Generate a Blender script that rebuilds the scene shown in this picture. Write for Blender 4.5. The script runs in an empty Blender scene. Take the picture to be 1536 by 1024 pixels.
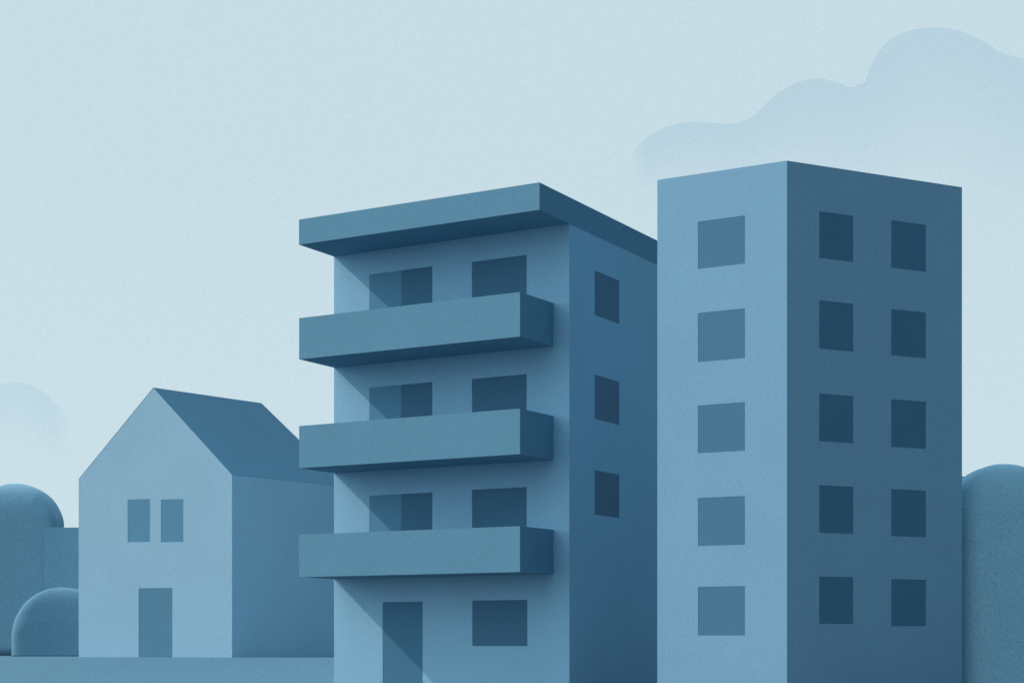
import bpy, bmesh, math, random
from mathutils import Vector, noise

S = bpy.context.scene
COL = S.collection
random.seed(4)

# ------------------------------------------------------------------ camera
F, CX, HY, EYE = 3000.0, 768.0, 960.0, 1.5      # focal length / centre / horizon measured on the 1536 px wide photo
cam_data = bpy.data.cameras.new("camera")
cam = bpy.data.objects.new("camera", cam_data)
COL.objects.link(cam)
cam.location = (0, 0, EYE)
cam.rotation_euler = (math.radians(90), 0, 0)
cam_data.sensor_width = 36.0
cam_data.lens = F / 1536.0 * 36.0
cam_data.shift_y = (HY - 512.0) / 1536.0
cam_data.clip_end = 6000
S.camera = cam


def on_line(u, P, Q):
    """Point of the plan line P-Q seen in picture column u."""
    k = (u - CX) / F
    dx, dy = Q[0] - P[0], Q[1] - P[1]
    t = (k * P[1] - P[0]) / (dx - k * dy)
    return (P[0] + dx * t, P[1] + dy * t)


def zat(v, d):
    return EYE + (HY - v) * d / F


def ground_pt(u, d):
    return ((u - CX) * d / F, d)


def toward(vp, u0, d0, u1):
    """Walk from column u0 at depth d0 along the direction vanishing at vp until column u1."""
    return ground_pt(u1, d0 * (vp - u0) / (vp - u1))


# ------------------------------------------------------------------ materials
def mat(name, rgb, rough=0.9, grain=0.2, scale=32.0, broad=0.025, spec=0.1, leafy=0.0, leaf_scale=24.0):
    m = bpy.data.materials.new(name)
    m.use_nodes = True
    nt = m.node_tree
    b = nt.nodes["Principled BSDF"]
    b.inputs["Roughness"].default_value = rough
    b.inputs["Specular IOR Level"].default_value = spec
    tc = nt.nodes.new("ShaderNodeTexCoord")
    n1 = nt.nodes.new("ShaderNodeTexNoise")
    n1.inputs["Scale"].default_value = scale
    n1.inputs["Detail"].default_value = 3.0
    n1.inputs["Roughness"].default_value = 0.7
    nt.links.new(tc.outputs["Object"], n1.inputs["Vector"])
    n2 = nt.nodes.new("ShaderNodeTexNoise")
    n2.inputs["Scale"].default_value = 0.55
    n2.inputs["Detail"].default_value = 4.0
    nt.links.new(tc.outputs["Object"], n2.inputs["Vector"])
    def mr(src, lo, hi):
        r = nt.nodes.new("ShaderNodeMapRange")
        r.inputs["From Min"].default_value = 0.25
        r.inputs["From Max"].default_value = 0.75
        r.inputs["To Min"].default_value = lo
        r.inputs["To Max"].default_value = hi
        nt.links.new(src, r.inputs["Value"])
        return r.outputs["Result"]
    a = mr(n1.outputs["Fac"], 1 - grain, 1 + grain)
    c = mr(n2.outputs["Fac"], 1 - broad, 1 + broad)
    mul = nt.nodes.new("ShaderNodeMath"); mul.operation = 'MULTIPLY'
    nt.links.new(a, mul.inputs[0]); nt.links.new(c, mul.inputs[1])
    vm = nt.nodes.new("ShaderNodeVectorMath"); vm.operation = 'SCALE'
    vm.inputs[0].default_value = rgb
    nt.links.new(mul.outputs[0], vm.inputs["Scale"])
    nt.links.new(vm.outputs["Vector"], b.inputs["Base Color"])
    if leafy:
        # leaves face every way, most of them towards the sky
        geo = nt.nodes.new("ShaderNodeNewGeometry")
        n3 = nt.nodes.new("ShaderNodeTexNoise")
        n3.inputs["Scale"].default_value = leaf_scale
        n3.inputs["Detail"].default_value = 3.0
        nt.links.new(tc.outputs["Object"], n3.inputs["Vector"])
        v1 = nt.nodes.new("ShaderNodeVectorMath"); v1.operation = 'MULTIPLY_ADD'
        v1.inputs[1].default_value = (leafy,) * 3
        v1.inputs[2].default_value = (-0.5 * leafy, -0.5 * leafy, -0.5 * leafy + 0.35)
        nt.links.new(n3.outputs["Color"], v1.inputs[0])
        v2 = nt.nodes.new("ShaderNodeVectorMath"); v2.operation = 'MULTIPLY_ADD'
        v2.inputs[1].default_value = (0.24, 0.24, 0.24)
        nt.links.new(geo.outputs["Normal"], v2.inputs[0])
        nt.links.new(v1.outputs["Vector"], v2.inputs[2])
        v3 = nt.nodes.new("ShaderNodeVectorMath"); v3.operation = 'NORMALIZE'
        nt.links.new(v2.outputs["Vector"], v3.inputs[0])
        nt.links.new(v3.outputs["Vector"], b.inputs["Normal"])
    return m


M = dict(
    apartment=mat("pale_blue_render", (0.288, 0.535, 0.728)),
    trim=mat("slate_blue_concrete", (0.141, 0.314, 0.450)),
    tower=mat("tower_blue_render", (0.252, 0.459, 0.639)),
    house=mat("house_blue_render", (0.442, 0.644, 0.783)),
    roof=mat("house_roof_slate", (0.168, 0.350, 0.500)),
    glass=mat("dark_window_glass", (0.064, 0.188, 0.303), rough=0.6, grain=0.12, spec=0.15),
    leaf=mat("window_curtain_blue", (0.125, 0.302, 0.450), grain=0.12),
    tower_glass=mat("tower_window_glass", (0.092, 0.231, 0.366), rough=0.6, grain=0.12),
    house_glass=mat("house_window_glass", (0.160, 0.352, 0.495), rough=0.6, grain=0.12),
    house_door=mat("house_door_paint", (0.151, 0.318, 0.435), grain=0.12),
    door=mat("apartment_door_paint", (0.083, 0.221, 0.351), grain=0.12),
    bank=mat("bank_turf", (0.142, 0.289, 0.403), grain=0.2, scale=14),
    ground=mat("ground_paving", (0.15, 0.18, 0.205), grain=0.2, scale=8),
    tree=mat("tree_foliage", (0.251, 0.491, 0.662), grain=0.17, leafy=0.35),
    tree_pale=mat("pale_tree_foliage", (0.33, 0.61, 0.79), grain=0.17, leafy=0.35),
    hedge_pale=mat("pale_hedge_foliage", (0.33, 0.61, 0.79), grain=0.17, leafy=0.35),
    bush=mat("bush_foliage", (0.175, 0.363, 0.518), grain=0.17, leafy=0.35),
)


# ------------------------------------------------------------------ building helpers
def link_mesh(name, bm, material, parent=None, smooth=False, loc=None):
    bmesh.ops.recalc_face_normals(bm, faces=bm.faces[:])
    me = bpy.data.meshes.new(name)
    bm.to_mesh(me); bm.free()
    me.materials.append(material)
    if smooth:
        for p in me.polygons:
            p.use_smooth = True
    o = bpy.data.objects.new(name, me)
    COL.objects.link(o)
    if parent:
        o.parent = parent
        o.matrix_parent_inverse = parent.matrix_world.inverted()
    return o


def thing(name, loc, label, cat, group=None):
    o = bpy.data.objects.new(name, None)
    COL.objects.link(o)
    o.location = loc
    o.empty_display_size = 0.5
    o["label"] = label
    o["category"] = cat
    if group:
        o["group"] = group
    bpy.context.view_layer.update()
    return o


class Face:
    """A vertical wall face through plan points P and Q; n is its outward normal."""
    def __init__(self, P, Q):
        self.P, self.Q = P, Q
        self.L = math.hypot(Q[0] - P[0], Q[1] - P[1])
        self.t = ((Q[0] - P[0]) / self.L, (Q[1] - P[1]) / self.L)
        n = (-self.t[1], self.t[0])
        if n[1] > 0:
            n = (-n[0], -n[1])
        self.n = n

    def s(self, u):
        p = on_line(u, self.P, self.Q)
        return (p[0] - self.P[0]) * self.t[0] + (p[1] - self.P[1]) * self.t[1]

    def depth(self, u):
        return on_line(u, self.P, self.Q)[1]

    def pt(self, s, z, out=0.0):
        return Vector((self.P[0] + self.t[0] * s + self.n[0] * out, self.P[1] + self.t[1] * s + self.n[1] * out, z))

    def rect(self, u0, u1, tops, bots):
        """Opening from picture columns u0..u1 and the rows of its top and bottom corners."""
        s0, s1 = self.s(u0), self.s(u1)
        d0, d1 = self.depth(u0), self.depth(u1)
        za = (zat(tops[0], d0) + zat(tops[1], d1)) / 2
        zb = 0.02 if bots is None else (zat(bots[0], d0) + zat(bots[1], d1)) / 2
        return (min(s0, s1), max(s0, s1), zb, za)


def quad(bm, *pts):
    return bm.faces.new([bm.verts.new(p) for p in pts])


REVEAL = 0.018


def wall_face(bm, f, z0, z1, openings):
    ss = sorted({0.0, f.L} | {o[0] for o in openings} | {o[1] for o in openings})
    zs = sorted({z0, z1} | {o[2] for o in openings} | {o[3] for o in openings})
    for a, b in zip(ss, ss[1:]):
        for c, d in zip(zs, zs[1:]):
            ms, mz = (a + b) / 2, (c + d) / 2
            if any(o[0] < ms < o[1] and o[2] < mz < o[3] for o in openings):
                continue
            quad(bm, f.pt(a, c), f.pt(b, c), f.pt(b, d), f.pt(a, d))
    for (a, b, c, d) in openings:
        r = -REVEAL
        quad(bm, f.pt(a, c), f.pt(b, c), f.pt(b, c, r), f.pt(a, c, r))
        quad(bm, f.pt(a, d), f.pt(b, d), f.pt(b, d, r), f.pt(a, d, r))
        quad(bm, f.pt(a, c), f.pt(a, d), f.pt(a, d, r), f.pt(a, c, r))
        quad(bm, f.pt(b, c), f.pt(b, d), f.pt(b, d, r), f.pt(b, c, r))


def slab_bm(f, a, b, c, d, out0, out1, bevel=0.0):
    """Box on a wall face: s a..b, z c..d, from out0 to out1 off the wall."""
    bm = bmesh.new()
    v = [bm.verts.new(f.pt(s, z, o)) for o in (out0, out1) for z in (c, d) for s in (a, b)]
    for i in ((0, 1, 3, 2), (4, 5, 7, 6), (0, 1, 5, 4), (2, 3, 7, 6), (0, 2, 6, 4), (1, 3, 7, 5)):
        bm.faces.new([v[k] for k in i])
    return bm


def pane(name, f, o, material, parent, pad=0.004, out=0.0):
    a, b, c, d = o
    return link_mesh(name, slab_bm(f, a - pad, b + pad, c - pad, d + pad, -REVEAL - 0.05 + out, -REVEAL + 0.012 + out), material, parent)


def prism(bm, plan, z0, z1, top=True, bottom=True, skip=()):
    lo = [bm.verts.new((x, y, z0)) for x, y in plan]
    hi = [bm.verts.new((x, y, z1)) for x, y in plan]
    n = len(plan)
    for i in range(n):
        if i in skip:
            continue
        j = (i + 1) % n
        bm.faces.new((lo[i], lo[j], hi[j], hi[i]))
    if top:
        bm.faces.new(hi)
    if bottom:
        bm.faces.new(lo)


def add(p, q):
    return (p[0] + q[0], p[1] + q[1])


def sub(p, q):
    return (p[0] - q[0], p[1] - q[1])


def mul(p, k):
    return (p[0] * k, p[1] * k)


# ------------------------------------------------------------------ apartment block with balconies
VPL, VPR = -3630.0, 2200.0
D0 = 55.0
C = ground_pt(854, D0)                               # near right corner of the walls
Lc = toward(VPL, 854, D0, 501)                       # left front corner
Bk = toward(VPR, 854, D0, 1004)                      # right wall runs back behind the tower
back = sub(Bk, C)
ov = mul(back, -(D0 - D0 / 1.0335) / (Bk[1] - C[1]))   # overhang vector: along the side walls, towards the street
front, side = Face(Lc, C), Face(C, Bk)
fL, fR = add(Lc, ov), add(C, ov)                     # front line of roof and balconies
dL, dR = fL[1], fR[1]
lead = Face(fL, fR)

apt = thing("apartment_block", (C[0], C[1], 0),
            "mid-blue block with three long balconies and a jutting flat roof slab", "apartment block")
z_under = (zat(338, C[1]) + zat(387, Lc[1]) + zat(313, dR) + zat(364, dL)) / 4
z_top = (zat(275, dR) + zat(328, dL)) / 2

fw = {}
rows = [((411, 400), (392, 383)), ((581, 573), (568, 561)), ((743, 738), (734, 730))]
op_front, wins = [], []
for tl, tr in rows:
    a = front.rect(554, 648.5, tl, (0, 0)); a = (a[0], a[1], a[3] - 1.42, a[3])
    b = front.rect(708, 790, tr, (0, 0)); b = (b[0], b[1], b[3] - 1.42, b[3])
    wins.append((a, b)); op_front += [a, b]
door_o = front.rect(574, 634, (903, 901), None)
low_o = front.rect(708.5, 791, (900, 899), (968, 968.5))
op_front += [door_o, low_o]
op_side = [side.rect(892, 929, t, b) for t, b in (((405.5, 421), (472.5, 486)), ((561, 573), (627, 638)), ((704.5, 712), (769, 779)))]

bm = bmesh.new()
wall_face(bm, front, 0, z_under, op_front)
wall_face(bm, side, 0, z_under, op_side)
prism(bm, [Lc, C, Bk, add(Lc, back)], 0, z_under, top=True, bottom=False, skip=(0, 1))
link_mesh("wall", bm, M["apartment"], apt)

for a, b in wins:
    mid = front.s(602)
    w = pane("window", front, (mid, a[1], a[2], a[3]), M["glass"], apt)
    sh = pane("shutter", front, (a[0], mid, a[2], a[3]), M["leaf"], w, out=0.003)
    sh["label"] = "lighter blue left half of the window"
    pane("window", front, b, M["glass"], apt)
pane("window", front, low_o, M["glass"], apt)
pane("door", front, door_o, M["door"], apt)
for o in op_side:
    pane("window", side, o, M["glass"], apt)

# roof slab: as wide as the walls, jutting out over the front
e = 0.006
bm = bmesh.new()
tn = mul(side.n, e)
plan = [add(fL, mul(front.t, -e)), add(fR, tn), add(add(Bk, tn), mul(side.t, e)), add(add(Lc, back), mul(front.t, -e))]
prism(bm, plan, z_under, z_top)
link_mesh("roof", bm, M["trim"], apt)

# balconies: floor slab and three parapet walls
bR_f = on_line(780, fL, fR)
bR_w = on_line(830, Lc, C)
bL_f, bL_w = fL, Lc
for (tr, tl, br, bl, wr, wl) in ((439, 476, 501, 538, 520, 554), (612, 639, 676, 700, 692, 713), (788, 802, 848, 865, 863, 874)):
    zt = (zat(tr, bR_f[1]) + zat(tl, bL_f[1])) / 2
    zb = (zat(br, bR_f[1]) + zat(bl, bL_f[1]) + zat(wr, bR_w[1]) + zat(wl, bL_w[1])) / 4
    th = 0.14
    gap = mul(front.n, 0.004)
    A, B, Cc, Dd = add(bL_w, gap), add(bR_w, gap), bR_f, bL_f
    bmf = bmesh.new()
    # outer shell with a sunken floor: an open-topped tray
    ut = Vector(front.t)
    def inset(p, dx, dy):
        q = mul(ov, dy / math.hypot(*ov))
        return (p[0] + front.t[0] * dx + q[0], p[1] + front.t[1] * dx + q[1])
    outer = [A, B, Cc, Dd]
    inner = [inset(A, th, 0), inset(B, -th, 0), inset(Cc, -th, -th), inset(Dd, th, -th)]
    zf = zb + 0.16
    ob = [bmf.verts.new((*p, zb)) for p in outer]
    ot = [bmf.verts.new((*p, zt)) for p in outer]
    it = [bmf.verts.new((*p, zt)) for p in inner]
    ib = [bmf.verts.new((*p, zf)) for p in inner]
    bmf.faces.new(ob)
    bmf.faces.new(ib)
    for i in (1, 2, 3):
        j = (i + 1) % 4
        bmf.faces.new((ob[i], ob[j], ot[j], ot[i]))
        bmf.faces.new((ot[i], ot[j], it[j], it[i]))
        bmf.faces.new((it[i], it[j], ib[j], ib[i]))
    bmf.faces.new((ob[0], ob[1], ot[1], it[1], ib[1], ib[0], it[0], ot[0]))
    link_mesh("balcony", bmf, M["trim"], apt)

# ------------------------------------------------------------------ tower
TVR = 5907.0
DT = 50.5
tC = ground_pt(1180.5, DT)
tL = toward(VPL, 1180.5, DT, 986)
tR = toward(TVR, 1180.5, DT, 1443)
tl, tr = Face(tL, tC), Face(tC, tR)
zt = (zat(241, tC[1]) + zat(270, tL[1]) + zat(281, tR[1])) / 3
tower = thing("tower_block", (tC[0], tC[1], 0),
              "tall plain five-storey tower with a bare flat top and no balconies", "tower block")
Ltops = ((333, 323), (469, 463), (608, 603), (746, 744), (880, 878))
Lbots = ((404, 395), (543, 537), (680, 675), (818, 817), (953, 952))
op_l = [tl.rect(1047, 1117.5, a, b) for a, b in zip(Ltops, Lbots)]
op_r = []
for u0, u1, tops, bots in (
    (1229, 1280, ((317, 324), (449, 457), (590, 594), (727, 730), (863, 866)), ((387, 393), (522, 528), (660, 666), (797, 802), (934, 936))),
    (1337, 1389, ((330, 338), (463, 469), (598, 603), (733, 736), (867, 870)), ((401, 408), (532, 538), (670, 673), (803, 806), (937, 940)))):
    op_r += [tr.rect(u0, u1, a, b) for a, b in zip(tops, bots)]
bm = bmesh.new()
wall_face(bm, tl, 0, zt, op_l)
wall_face(bm, tr, 0, zt, op_r)
prism(bm, [tL, tC, tR, add(tL, sub(tR, tC))], 0, zt, bottom=False, skip=(0, 1))
link_mesh("wall", bm, M["tower"], tower)
for o in op_l:
    pane("window", tl, o, M["tower_glass"], tower)
for o in op_r:
    pane("window", tr, o, M["tower_glass"], tower)

# ------------------------------------------------------------------ gabled house on the raised lawn
HVL, HVR = -8000.0, 2870.0
DH = 71.0
hR = ground_pt(348, DH)
hL = toward(HVL, 348, DH, 118)
hf = Face(hL, hR)
zb = zat(985, hf.depth(233))
z_lawn = zb
z_eave = zat(715, hf.depth(233))
hP = on_line(230, hL, hR)
z_ridge = zat(581, hP[1])
hB = toward(HVR, 230, hP[1], 392)
depth = sub(hB, hP)
eaves = mul(depth, 1.10)                              # the ridge stops short of the eaves: a slight hip at the rear
house = thing("gabled_house", (hR[0], hR[1], zb),
              "small light-blue house with a steep gable roof, on the raised lawn", "house")
ow = [hf.rect(191.5, 225, (748.5, 748.5), (812.5, 812.5)), hf.rect(241.5, 275, (748.5, 748.5), (812.5, 812.5))]
od = hf.rect(208, 258.5, (881.5, 881.5), (985, 985))
od = (od[0], od[1], zb, od[3])
bm = bmesh.new()
wall_face(bm, hf, zb, z_eave, ow + [od])
sP = hf.s(230)
rt = 0.012
f3 = lambda p, z: Vector((p[0], p[1], z))
bm.faces.new([bm.verts.new(f3(hL, z_eave)), bm.verts.new(f3(hR, z_eave)), bm.verts.new(f3(hP, z_ridge - rt))])
quad(bm, f3(hR, zb), f3(add(hR, eaves), zb), f3(add(hR, eaves), z_eave), f3(hR, z_eave))
quad(bm, f3(hL, zb), f3(add(hL, eaves), zb), f3(add(hL, eaves), z_eave), f3(hL, z_eave))
bb = [add(hL, eaves), add(hR, eaves), add(hP, depth)]
quad(bm, f3(bb[0], zb), f3(bb[1], zb), f3(bb[1], z_eave), f3(bb[0], z_eave))
bm.faces.new([bm.verts.new(f3(bb[0], z_eave)), bm.verts.new(f3(bb[1], z_eave)), bm.verts.new(f3(bb[2], z_ridge - rt))])
link_mesh("wall", bm, M["house"], house)
for o in ow:
    pane("window", hf, o, M["house_glass"], house)
pane("door", hf, od, M["house_door"], house)
bm = bmesh.new()
g = mul(depth, 0.004 / math.hypot(*depth))
p0, p1, p2 = sub((0, 0), g), add(depth, g), add(eaves, g)
sx = mul(hf.t, 0.004)
prof = [(sub(hL, sx), z_eave - 0.008), (hP, z_ridge - rt), (add(hR, sx), z_eave - 0.008), (add(hR, sx), z_eave + 0.004), (hP, z_ridge), (sub(hL, sx), z_eave + 0.004)]
fr = [bm.verts.new(f3(add(p, p0), z)) for p, z in prof]
bk = [bm.verts.new(f3(add(p, p1 if q in (1, 4) else p2), z)) for q, (p, z) in enumerate(prof)]
for i in range(6):
    j = (i + 1) % 6
    bm.faces.new((fr[i], fr[j], bk[j], bk[i]))
bm.faces.new((fr[0], fr[1], fr[4], fr[5])); bm.faces.new((fr[1], fr[2], fr[3], fr[4]))
bm.faces.new((bk[0], bk[1], bk[4], bk[5])); bm.faces.new((bk[1], bk[2], bk[3], bk[4]))
link_mesh("roof", bm, M["roof"], house)

# ------------------------------------------------------------------ ground and raised lawn
bm = bmesh.new()
quad(bm, (-1500, -300, 0), (1500, -300, 0), (1500, 2600, 0), (-1500, 2600, 0))
o = link_mesh("ground", bm, M["ground"]); o["kind"] = "structure"

bm = bmesh.new()
yt = hf.depth(348) - 0.9
prof = [(yt - 2.4, 0.0), (yt - 0.10, z_lawn - 0.03), (yt, z_lawn), (130.0, z_lawn)]
NX = 40
grid = []
for y, z in prof:
    grid.append([bm.verts.new((-75 + 95 * i / NX, y, z)) for i in range(NX + 1)])
for r in range(3):
    for i in range(NX):
        bm.faces.new((grid[r][i], grid[r][i + 1], grid[r + 1][i + 1], grid[r + 1][i]))
o = link_mesh("lawn", bm, M["bank"]); o["kind"] = "structure"


# ------------------------------------------------------------------ hedges, trees, bush
def lumpy(p, amp, freq, seed):
    return amp * noise.noise(Vector(p) * freq + Vector((seed, seed * 1.7, 0)))


def dome_tree(name, u, v_c, r_px, d, base_z, flat, label, cat, material, amp=0.012):
    """Clipped round-headed crown reaching to the ground: an arched outline with a full, softly squared footprint."""
    x, y = ground_pt(u, d)
    r = r_px * d / F
    zc = zat(v_c, d)
    bm = bmesh.new()
    NU, NV = 96, 30
    rings = []
    zbot = base_z
    steps = [("skirt", i / 14) for i in range(14)] + [("cap", i / NV) for i in range(NV)]
    for kind, t in steps:
        ring = []
        for i in range(NU):
            a = 2 * math.pi * i / NU
            if kind == "skirt":
                zz = zbot + (zc - zbot) * t
                rr = 1.0
            else:
                zz = zc + r * math.sin(t * math.pi / 2)
                rr = math.cos(t * math.pi / 2)
            ca, sa = math.cos(a), math.sin(a)
            px = rr * r * math.copysign(abs(ca) ** 0.3, ca)
            py = max(0.02, rr ** 0.35 if kind == "cap" else 1.0) * r * flat * math.copysign(abs(sa) ** 0.3, sa)
            s = 1 + lumpy((px, py, zz), amp, 2.2, u)
            ring.append(bm.verts.new((px * s, py * s, zz - base_z)))
        rings.append(ring)
    top = bm.verts.new((0, 0, zc + r - base_z))
    for a, b in zip(rings, rings[1:]):
        for i in range(NU):
            j = (i + 1) % NU
            bm.faces.new((a[i], a[j], b[j], b[i]))
    for i in range(NU):
        bm.faces.new((rings[-1][i], rings[-1][(i + 1) % NU], top))
    bm.faces.new(rings[0])
    o = link_mesh(name, bm, material, smooth=True)
    o.location = (x, y, base_z)
    o["label"] = label; o["category"] = cat
    return o


def hedge(name, x0, x1, y0, y1, z0, z1, rad, label, material):
    """Clipped hedge: rounded-top box with slightly uneven faces."""
    bm = bmesh.new()
    prof = [(y0, z0)]
    for i in range(9):
        a = math.pi / 2 * i / 8
        prof.append((y0 + rad - rad * math.cos(a), z1 - rad + rad * math.sin(a)))
    for i in range(9):
        a = math.pi / 2 * i / 8
        prof.append((y1 - rad + rad * math.sin(a), z1 - rad + rad * math.cos(a)))
    prof.append((y1, z0))
    n = 60
    rings = []
    for i in range(n + 1):
        x = x0 + (x1 - x0) * i / n
        rings.append([bm.verts.new((x - x0, y - y0 + lumpy((x, y, z), 0.04, 1.5, 3), z - z0 + (0 if z == z0 else lumpy((x, y, z), 0.01, 1.5, 9)))) for y, z in prof])
    for a, b in zip(rings, rings[1:]):
        for i in range(len(prof) - 1):
            bm.faces.new((a[i], a[i + 1], b[i + 1], b[i]))
    bm.faces.new(rings[0]); bm.faces.new(rings[-1])
    o = link_mesh(name, bm, material, smooth=True)
    o.location = (x0, y0, z0)
    o["label"] = label; o["category"] = "hedge"
    return o


hd = 79.25
hedge("hedge", -29.0, -12.4, hd, hd + 1.6, z_lawn, zat(790.5, hd), 0.02,
      "flat-topped hedge beside the gabled house, with the round-headed tree rising out of it", M["tree"])
dome_tree("tree", 27, 790, 64, 80.24, z_lawn, 0.6,
          "round-headed tree growing out of the flat hedge left of the gabled house", "tree", M["tree"])
dome_tree("bush", 94, 954, 73.5, 76.0, z_lawn, 0.3,
          "low dark rounded bush against the left wall of the gabled house", "bush", M["bush"])

gx = ground_pt(1600, 60)[0]
hedge("hedge", 9.6, 24.0, 57.2, 58.8, 0.0, zat(713.5, 57.2), 0.02,
      "tall flat-topped hedge behind the tower and the wide round tree", M["hedge_pale"])
dome_tree("tree", 1501, 783, 86, 54.7, 0.0, 0.55,
          "wide round-topped tree standing close beside the tower's shaded wall", "tree", M["tree_pale"])


# ------------------------------------------------------------------ clouds
def cloud_mat(name, tint):
    m = bpy.data.materials.new(name)
    m.use_nodes = True
    nt = m.node_tree
    nt.nodes.clear()
    out = nt.nodes.new("ShaderNodeOutputMaterial")
    tr_ = nt.nodes.new("ShaderNodeBsdfTransparent")
    at = nt.nodes.new("ShaderNodeAttribute"); at.attribute_name = "thickness"
    geo = nt.nodes.new("ShaderNodeNewGeometry")
    inv = nt.nodes.new("ShaderNodeMath"); inv.operation = 'SUBTRACT'; inv.inputs[0].default_value = 1.0
    nt.links.new(geo.outputs["Backfacing"], inv.inputs[1])
    ml = nt.nodes.new("ShaderNodeMath"); ml.operation = 'MULTIPLY'
    nt.links.new(at.outputs["Fac"], ml.inputs[0]); nt.links.new(inv.outputs[0], ml.inputs[1])
    mx = nt.nodes.new("ShaderNodeMix"); mx.data_type = 'RGBA'
    mx.inputs["A"].default_value = (1, 1, 1, 1)
    mx.inputs["B"].default_value = (*tint, 1)
    nt.links.new(ml.outputs[0], mx.inputs["Factor"])
    nt.links.new(mx.outputs["Result"], tr_.inputs["Color"])
    nt.links.new(tr_.outputs[0], out.inputs["Surface"])
    return m


def cloud(name, outline, v_bot, d, thick, fall, label, tint, ends):
    """Cloud bank: puffed out towards and away from the viewer, thinning out towards its base and ends."""
    pts = []
    n = 220
    # Catmull-Rom through the outline
    P = [outline[0]] + outline + [outline[-1]]
    for i in range(1, len(P) - 2):
        p0, p1, p2, p3 = P[i - 1], P[i], P[i + 1], P[i + 2]
        for k_ in range(10):
            t = k_ / 10
            q = []
            for c in (0, 1):
                q.append(0.5 * (2 * p1[c] + (p2[c] - p0[c]) * t + (2 * p0[c] - 5 * p1[c] + 4 * p2[c] - p3[c]) * t * t + (3 * p1[c] - p0[c] - 3 * p2[c] + p3[c]) * t ** 3))
            pts.append(q)
    pts.append(list(outline[-1]))
    for i in range(1, len(pts)):
        pts[i][0] = max(pts[i][0], pts[i - 1][0] + 0.15)
    NR = 26
    soft = []
    for u, v in pts:
        ws = [math.exp(-((u - q[0]) / 42.0) ** 2) for q in pts]
        soft.append(sum(w * q[1] for w, q in zip(ws, pts)) / sum(ws))
    bm = bmesh.new()
    lay = bm.verts.layers.float.new("thickness")
    sides = []
    for sgn in (-1, 1):
        g_ = []
        for (u, v), vs in zip(pts, soft):
            row = []
            for r in range(NR + 1):
                t = r / NR
                vv = v + (v_bot - v) * t
                bulge = math.sqrt(max(0, 1 - (1 - min(1, t * 3)) ** 2)) * (1 if t < 0.5 else math.cos((t - 0.5) * math.pi * 0.98))
                dd = d + (thick * bulge if sgn > 0 else 0.0)
                sc = 1.0
                x = (u - CX) * d / F
                z = zat(vv, d)
                vert = bm.verts.new((x, dd if r not in (0, NR) else d + sgn * 0.01, z))
                f_ = min(1.0, max(0.0, 1 - (vv - vs) / fall(u)))
                if ends[0] is not None:
                    f_ *= min(1, max(0, (u - ends[0][0]) / (ends[0][1] - ends[0][0])))
                if ends[1] is not None:
                    f_ *= min(1, max(0, (ends[1][1] - u) / (ends[1][1] - ends[1][0])))
                f_ = f_ * f_ * (3 - 2 * f_)
                vert[lay] = f_
                row.append(vert)
            g_.append(row)
        for a, b in zip(g_, g_[1:]):
            for r in range(NR):
                q = (a[r], a[r + 1], b[r + 1], b[r])
                bm.faces.new(q)
        sides.append(g_)
    A, B = sides
    for i in range(len(pts) - 1):
        bm.faces.new((A[i][0], A[i + 1][0], B[i + 1][0], B[i][0]))
        bm.faces.new((A[i][NR], A[i + 1][NR], B[i + 1][NR], B[i][NR]))
    for idx in (0, -1):
        for r in range(NR):
            bm.faces.new((A[idx][r], A[idx][r + 1], B[idx][r + 1], B[idx][r]))
    o = link_mesh(name, bm, cloud_mat(name + "_vapour", tint), smooth=True)
    o["label"] = label; o["category"] = "cloud"
    return o


big = [(941, 262), (945, 240), (955, 221), (972, 205), (998, 191), (1030, 183.5), (1062, 184), (1092, 186), (1118, 181), (1140, 165),
       (1158, 147), (1182, 130), (1208, 120), (1232, 118.5), (1256, 124), (1276, 131), (1287, 128), (1299, 121), (1304, 104), (1312, 88),
       (1328, 66), (1352, 50), (1385, 42.5), (1420, 42.5), (1452, 51), (1480, 65), (1500, 78), (1518, 84), (1545, 92), (1580, 110), (1640, 160), (1700, 240)]
cloud("cloud", big, 420, 1400, 40, lambda u: 78 + 202 * min(1, max(0, (u - 940) / 440)), "big three-lobed pale cloud behind the top of the tower", (0.84, 0.898, 0.94), ((935, 975), (1600, 1690)))
small = [(-90, 690), (-80, 640), (-60, 606), (-30, 583), (0, 575.5), (28, 574), (52, 580), (74, 594), (92, 617), (106, 645), (114, 690)]
cloud("cloud", small, 700, 1200, 25, lambda u: 105, "small faint rounded cloud low above the tree and hedge", (0.89, 0.936, 0.962), (None, (78, 112)))

# ------------------------------------------------------------------ light
sx, sz = 1.78, 1.6
sv = Vector((front.n[0] - front.t[0] * sx, front.n[1] - front.t[1] * sx, sz)).normalized()
sun_d = bpy.data.lights.new("sun", 'SUN')
sun_d.energy = 2.4
sun_d.angle = math.radians(0.5)
sun_d.color = (1.0, 0.84, 0.69)
sun = bpy.data.objects.new("sun", sun_d)
COL.objects.link(sun)
sun.location = (-60, 40, 80)
sun.rotation_euler = sv.to_track_quat('Z', 'Y').to_euler()
el = math.asin(sv.z)
az = math.atan2(sv.x, sv.y)

W = bpy.data.worlds.new("World")
S.world = W
W.use_nodes = True
nt = W.node_tree
bg = nt.nodes["Background"]
sky = nt.nodes.new("ShaderNodeTexSky")
sky.sky_type = 'NISHITA'
sky.sun_disc = False
sky.sun_elevation = el
sky.sun_rotation = az
sky.dust_density = 4.0
tc = nt.nodes.new("ShaderNodeTexCoord")
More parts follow.
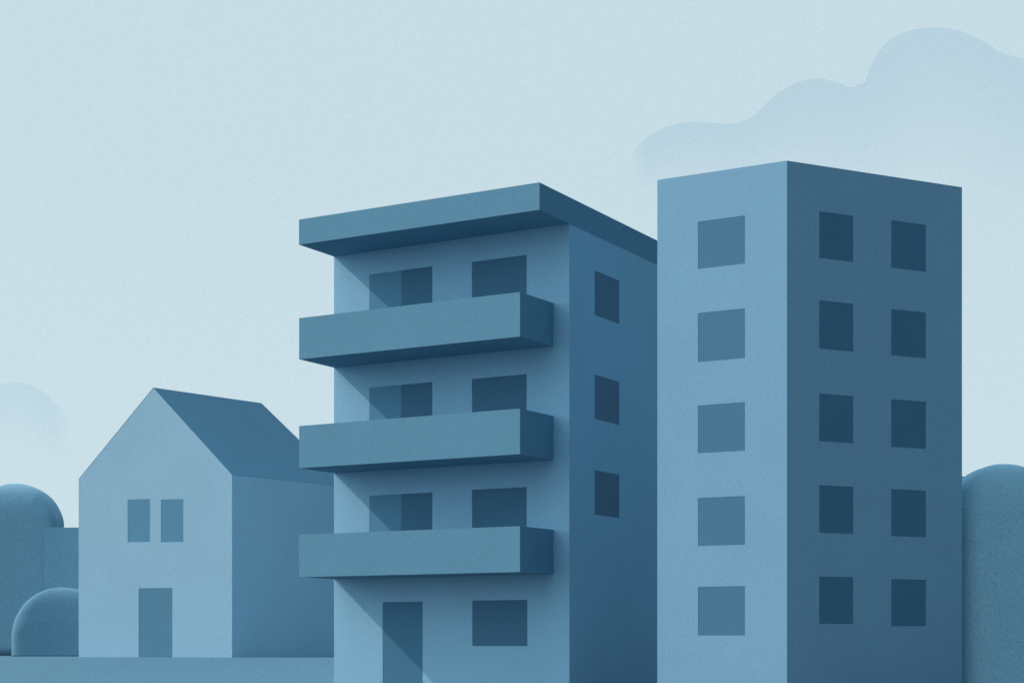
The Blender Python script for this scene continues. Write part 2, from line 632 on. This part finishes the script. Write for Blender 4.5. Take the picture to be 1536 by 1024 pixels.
# thin bright overcast veil over the blue; off-frame lobes added to lift ambient from the left, dim it from the right
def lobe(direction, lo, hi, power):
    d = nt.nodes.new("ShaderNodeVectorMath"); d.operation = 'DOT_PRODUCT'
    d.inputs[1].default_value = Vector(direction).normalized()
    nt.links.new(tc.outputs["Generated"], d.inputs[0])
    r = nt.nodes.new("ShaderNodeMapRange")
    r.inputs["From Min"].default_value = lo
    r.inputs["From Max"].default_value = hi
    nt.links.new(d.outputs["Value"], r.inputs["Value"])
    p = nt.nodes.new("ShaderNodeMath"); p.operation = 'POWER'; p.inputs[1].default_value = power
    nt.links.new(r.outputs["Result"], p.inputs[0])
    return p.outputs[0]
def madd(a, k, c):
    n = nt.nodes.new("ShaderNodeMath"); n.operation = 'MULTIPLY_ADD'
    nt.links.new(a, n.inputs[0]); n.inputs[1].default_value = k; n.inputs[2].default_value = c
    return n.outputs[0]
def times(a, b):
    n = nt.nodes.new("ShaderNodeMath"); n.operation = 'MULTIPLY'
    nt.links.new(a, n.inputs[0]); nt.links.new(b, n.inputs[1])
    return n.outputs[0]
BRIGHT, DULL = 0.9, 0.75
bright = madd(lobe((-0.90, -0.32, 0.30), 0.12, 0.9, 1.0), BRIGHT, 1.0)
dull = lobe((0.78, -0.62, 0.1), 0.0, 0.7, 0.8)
nz = nt.nodes.new("ShaderNodeTexNoise")
nz.inputs["Scale"].default_value = 1100.0
nz.inputs["Detail"].default_value = 2.0
nt.links.new(tc.outputs["Generated"], nz.inputs["Vector"])
nr = nt.nodes.new("ShaderNodeMapRange")
nr.inputs["From Min"].default_value = 0.25; nr.inputs["From Max"].default_value = 0.75
nr.inputs["To Min"].default_value = 0.955; nr.inputs["To Max"].default_value = 1.045
nt.links.new(nz.outputs["Fac"], nr.inputs["Value"])
sep = nt.nodes.new("ShaderNodeSeparateXYZ")
nt.links.new(tc.outputs["Generated"], sep.inputs[0])
hz = nt.nodes.new("ShaderNodeMapRange")
hz.inputs["From Min"].default_value = 0.0; hz.inputs["From Max"].default_value = 0.22
hz.inputs["To Min"].default_value = 1.05; hz.inputs["To Max"].default_value = 1.0
nt.links.new(sep.outputs["Z"], hz.inputs["Value"])
sky_gain = times(times(bright, hz.outputs["Result"]), nr.outputs["Result"])
dim_tint = nt.nodes.new("ShaderNodeMix"); dim_tint.data_type = 'RGBA'
dim_tint.inputs["A"].default_value = (1, 1, 1, 1)
dim_tint.inputs["B"].default_value = (0.9 - DULL, 1.0 - DULL, 1.05 - DULL, 1)
nt.links.new(dull, dim_tint.inputs["Factor"])
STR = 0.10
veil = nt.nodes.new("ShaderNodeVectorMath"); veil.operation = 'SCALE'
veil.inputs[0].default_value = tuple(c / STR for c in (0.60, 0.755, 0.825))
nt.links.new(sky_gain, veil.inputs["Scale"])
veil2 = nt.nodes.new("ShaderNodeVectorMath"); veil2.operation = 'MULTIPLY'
nt.links.new(veil.outputs["Vector"], veil2.inputs[0]); nt.links.new(dim_tint.outputs["Result"], veil2.inputs[1])
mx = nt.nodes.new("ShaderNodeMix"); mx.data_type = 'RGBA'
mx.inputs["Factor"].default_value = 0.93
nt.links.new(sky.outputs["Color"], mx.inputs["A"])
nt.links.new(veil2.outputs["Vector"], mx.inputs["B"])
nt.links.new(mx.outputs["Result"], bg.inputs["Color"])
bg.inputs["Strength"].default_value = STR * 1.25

S.view_settings.view_transform = 'Standard'
S.view_settings.look = 'None'
S.view_settings.exposure = -0.322
S.view_settings.gamma = 1.0
